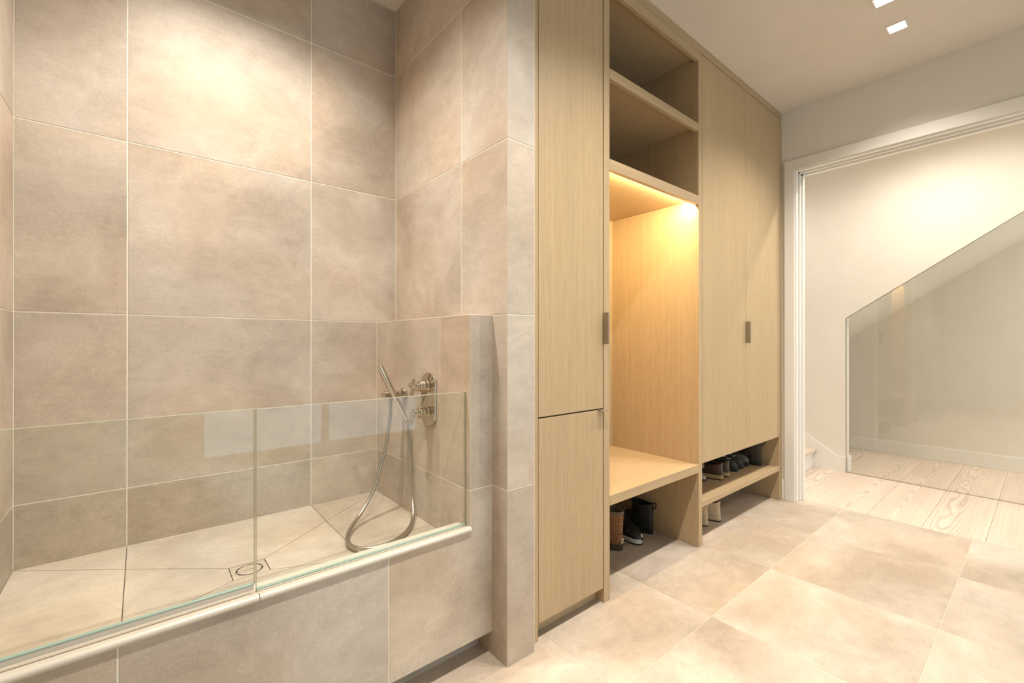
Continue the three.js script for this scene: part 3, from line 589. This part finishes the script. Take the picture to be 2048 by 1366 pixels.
  if (o.cuff) add('cuff', skin([ring(a - 0.001, b + 0.001, w * 1.02, h - 0.010), ring(a - 0.003, b + 0.003, w * 1.06, h - 0.006), ring(a - 0.003, b + 0.003, w * 1.06, h + 0.004), ring(a - 0.001, b, w * 1.02, h + 0.008), ring(a + 0.010, b - 0.010, w * 0.84, h + 0.003)], false, false), o.cuff);
  if (o.toeCap) { const c = P.slice(0, 4).map((r) => ring(r[1], r[2] + 0.0015, r[3] * 1.02, r[0] + 0.001)); const front = c.map((rg) => rg.map((p) => [Math.max(p[0], L * 0.76), p[1], p[2] * (p[0] < L * 0.76 ? 0.96 : 1)])); add('toe_cap', skin(front, false, true), o.toeCap); }
  return { t, L, W, P };
}
const BACKWARDS = Math.PI / 2, TOWARDS = -Math.PI / 2, SHELF = 0.2322;
// swirled relief of the sheepskin boot
const swirl = (() => { const w = lattice(5, 6), w2 = lattice(13, 11); return paint(256, 256, (u, v, o) => { const f = (vnoise(w, u, v) * 5 + vnoise(w2, u, v) * 1.2), r = f * 2 - Math.floor(f * 2), l = Math.pow(1 - Math.min(r, 1 - r) * 2, 6); o[0] = 150 - l * 62; o[1] = 104 - l * 52; o[2] = 66 - l * 40; }); })();
{ // below the bench
  const b = shoe('ankle_boot', 'brown suede winter boot with swirling lines and fleece cuff, under the bench', 'boot', { x: 1.957, y: 0, d: 1.450 + 0.13, turn: BACKWARDS + 0.1, L: 0.26, W: 0.112, profile: BOOT, tall: 0.98, dip: 0.0, flare: 1.03, sole: cloth(0x4a3b28), upper: std({ map: use(swirl, 4, 4), roughness: 0.85 }), lining: cloth(0x8a7a66, 0.95), cuff: cloth(0x75685a, 0.95) });
  const patch = box(-0.1310, -0.1260, 0.040, 0.064, -0.012, 0.012, 0.002); mesh('heel_patch', patch, cloth(0xd9c9a8), b.t);
  mesh('patch_emblem', turned(new THREE.Vector3(-0.1305, 0.052, 0), new THREE.Vector3(-1, 0.052, 0), [[0, 0], [0.006, 0], [0.006, 0.0010], [0, 0.0012]], 20), cloth(0x6b4a2a), b.t);
  const s = shoe('sneaker', 'black sneaker with a white letter on its side and white sole, under the bench', 'shoe', { x: 2.138, y: 0, d: 1.563, turn: -1.85, L: 0.28, W: 0.102, sole: cloth(0xcfc8bd, 0.5), outsole: cloth(0x2a2622), upper: cloth(0x16140f, 0.7), toeCap: cloth(0x23211b, 0.55), laces: cloth(0x0d0d0d), flare: 1.04 });
  const font = await new FontLoader().loadAsync('fonts/droid/droid_sans_bold.typeface.json');
  const panel = box(-0.0125, 0.0125, 0.024, 0.060, -0.0012, 0.0012, 0.001), em = mesh('side_panel', panel, cloth(0x3a1712), s.t);
  em.position.set(0.1465, 0.001, -0.0220); em.rotation.order = 'YXZ'; em.rotation.y = Math.PI - 1.2; em.rotation.x = -0.40;
  const A = new TextGeometry('A', { font, size: 0.019, depth: 0.0015, curveSegments: 4 }); A.computeBoundingBox(); A.translate(-(A.boundingBox.max.x) / 2, 0.038, 0.0012);
  mesh('emblem', mergeGeometries([A.toNonIndexed ? (A.index ? A.toNonIndexed() : A) : A, (() => { const q = box(-0.006, 0.012, 0.028, 0.032, 0.0011, 0.0027, 0.0003); return q; })()].map((q) => { const c = q.index ? q.toNonIndexed() : q.clone(); for (const k of Object.keys(c.attributes)) if (!['position', 'normal', 'uv'].includes(k)) c.deleteAttribute(k); return c; })), cloth(0xe8e2d8), em);
  shoe('hiking_boot', 'black hiking boot with a heel pull loop, against the bench side panel', 'boot', { x: 2.269, y: 0, d: 1.46 + 0.145, turn: BACKWARDS, L: 0.29, W: 0.088, profile: BOOT, tall: 0.86, dip: 0.012, sole: cloth(0x14120f), upper: cloth(0x17150f, 0.6), lining: cloth(0x0c0b0a), laces: cloth(0x0a0a0a), laceFrom: 0.4, pullLoop: cloth(0x0c0b0a) });
  shoe('hiking_boot', 'taller black boot standing behind the white-soled black sneaker', 'boot', { x: 2.055, y: 0, d: 1.742, turn: 0, L: 0.20, W: 0.078, profile: BOOT, tall: 1.25, dip: 0.0, sole: cloth(0x14120f), upper: cloth(0x12100c, 0.6), lining: cloth(0x0a0a0a) });
}
{ // on the shoe shelf, from left to right
  const g = 'shoes on the shelf under the wardrobe doors';
  shoe('sneaker', 'white and grey running shoe, leftmost on the shoe shelf, toe outwards', 'shoe', { x: 2.722, y: SHELF, d: 1.372 + 0.137, turn: TOWARDS, L: 0.275, W: 0.094, tall: 0.64, sole: cloth(0x3a342c), outsole: cloth(0xa89a86), upper: cloth(0xb5a898, 0.6), laces: cloth(0xd8d0c4), group: g });
  shoe('suede_shoe', 'tan suede shoe stacked on top of the white running shoe on the shelf', 'shoe', { x: 2.735, y: SHELF + 0.0765, d: 1.395 + 0.13, turn: BACKWARDS, L: 0.26, W: 0.088, tall: 0.95, sole: cloth(0xa08c78), outsole: cloth(0x6b4f42), upper: cloth(0x8a6a38), group: g });
  for (const [x, d, label] of [[2.842, 1.325, 'brown leather shoe with cream sole, nearer of the pair standing heel outwards'], [2.936, 1.328, 'brown leather shoe with cream sole, farther of the pair standing heel outwards']])
    shoe('leather_shoe', label, 'shoe', { x, y: SHELF, d: d + 0.14, turn: BACKWARDS, L: 0.28, W: 0.092, tall: 1.0, sole: cloth(0xbfa271, 0.6), outsole: cloth(0x5a2c1c), upper: cloth(0x4a362c, 0.38), lining: cloth(0x241a14), heelTab: cloth(0x77695a, 0.3), group: g });
  for (const [x, d, label] of [[3.10, 1.345, 'dark sneaker with white lace ends, left of the dark pair, toe outwards'], [3.20, 1.352, 'dark sneaker with white lace ends, right of the dark pair, toe outwards']])
    shoe('sneaker', label, 'shoe', { x, y: SHELF, d: d + 0.14, turn: TOWARDS + 0.04, L: 0.28, W: 0.09, tall: 1.05, sole: cloth(0x2c2820), upper: cloth(0x33302a, 0.6), laces: cloth(0xb8b8b4), group: g });
  shoe('leather_shoe', 'brown shoe with grey toe between the dark sneakers and the dark boot', 'shoe', { x: 3.293, y: SHELF, d: 1.352 + 0.14, turn: TOWARDS, L: 0.28, W: 0.09, tall: 1.1, sole: cloth(0x252219), upper: cloth(0x4d3d28, 0.6), toeCap: cloth(0x55524a, 0.6), laces: cloth(0x2a2118), group: g });
  shoe('work_boot', 'dark brown boot with pull loop, rightmost on the shoe shelf', 'boot', { x: 3.388, y: SHELF, d: 1.305 + 0.145, turn: BACKWARDS, L: 0.29, W: 0.098, profile: BOOT, tall: 0.84, dip: 0.006, sole: cloth(0x23251f), upper: cloth(0x35291d, 0.6), lining: cloth(0x100d0a), pullLoop: cloth(0x241c14), group: g });
}
{ // on the floor below the shelf
  shoe('sneaker', 'beige sneaker standing heel outwards on the floor below the shoe shelf', 'shoe', { x: 2.745, y: 0, d: 1.300 + 0.14, turn: BACKWARDS + 0.06, L: 0.285, W: 0.10, tall: 1.15, sole: cloth(0xcbb592, 0.6), outsole: cloth(0x4a2413), upper: cloth(0xc9b290, 0.65), lining: cloth(0x6a5138) });
  shoe('sneaker', 'beige sneaker mostly hidden behind the bench side panel, below the shoe shelf', 'shoe', { x: 2.617, y: 0, d: 1.315 + 0.14, turn: BACKWARDS + 0.06, L: 0.285, W: 0.10, tall: 1.15, sole: cloth(0xcbb592, 0.6), outsole: cloth(0x4a2413), upper: cloth(0xc9b290, 0.65), lining: cloth(0x6a5138) });
}

renderer.render(scene, camera);
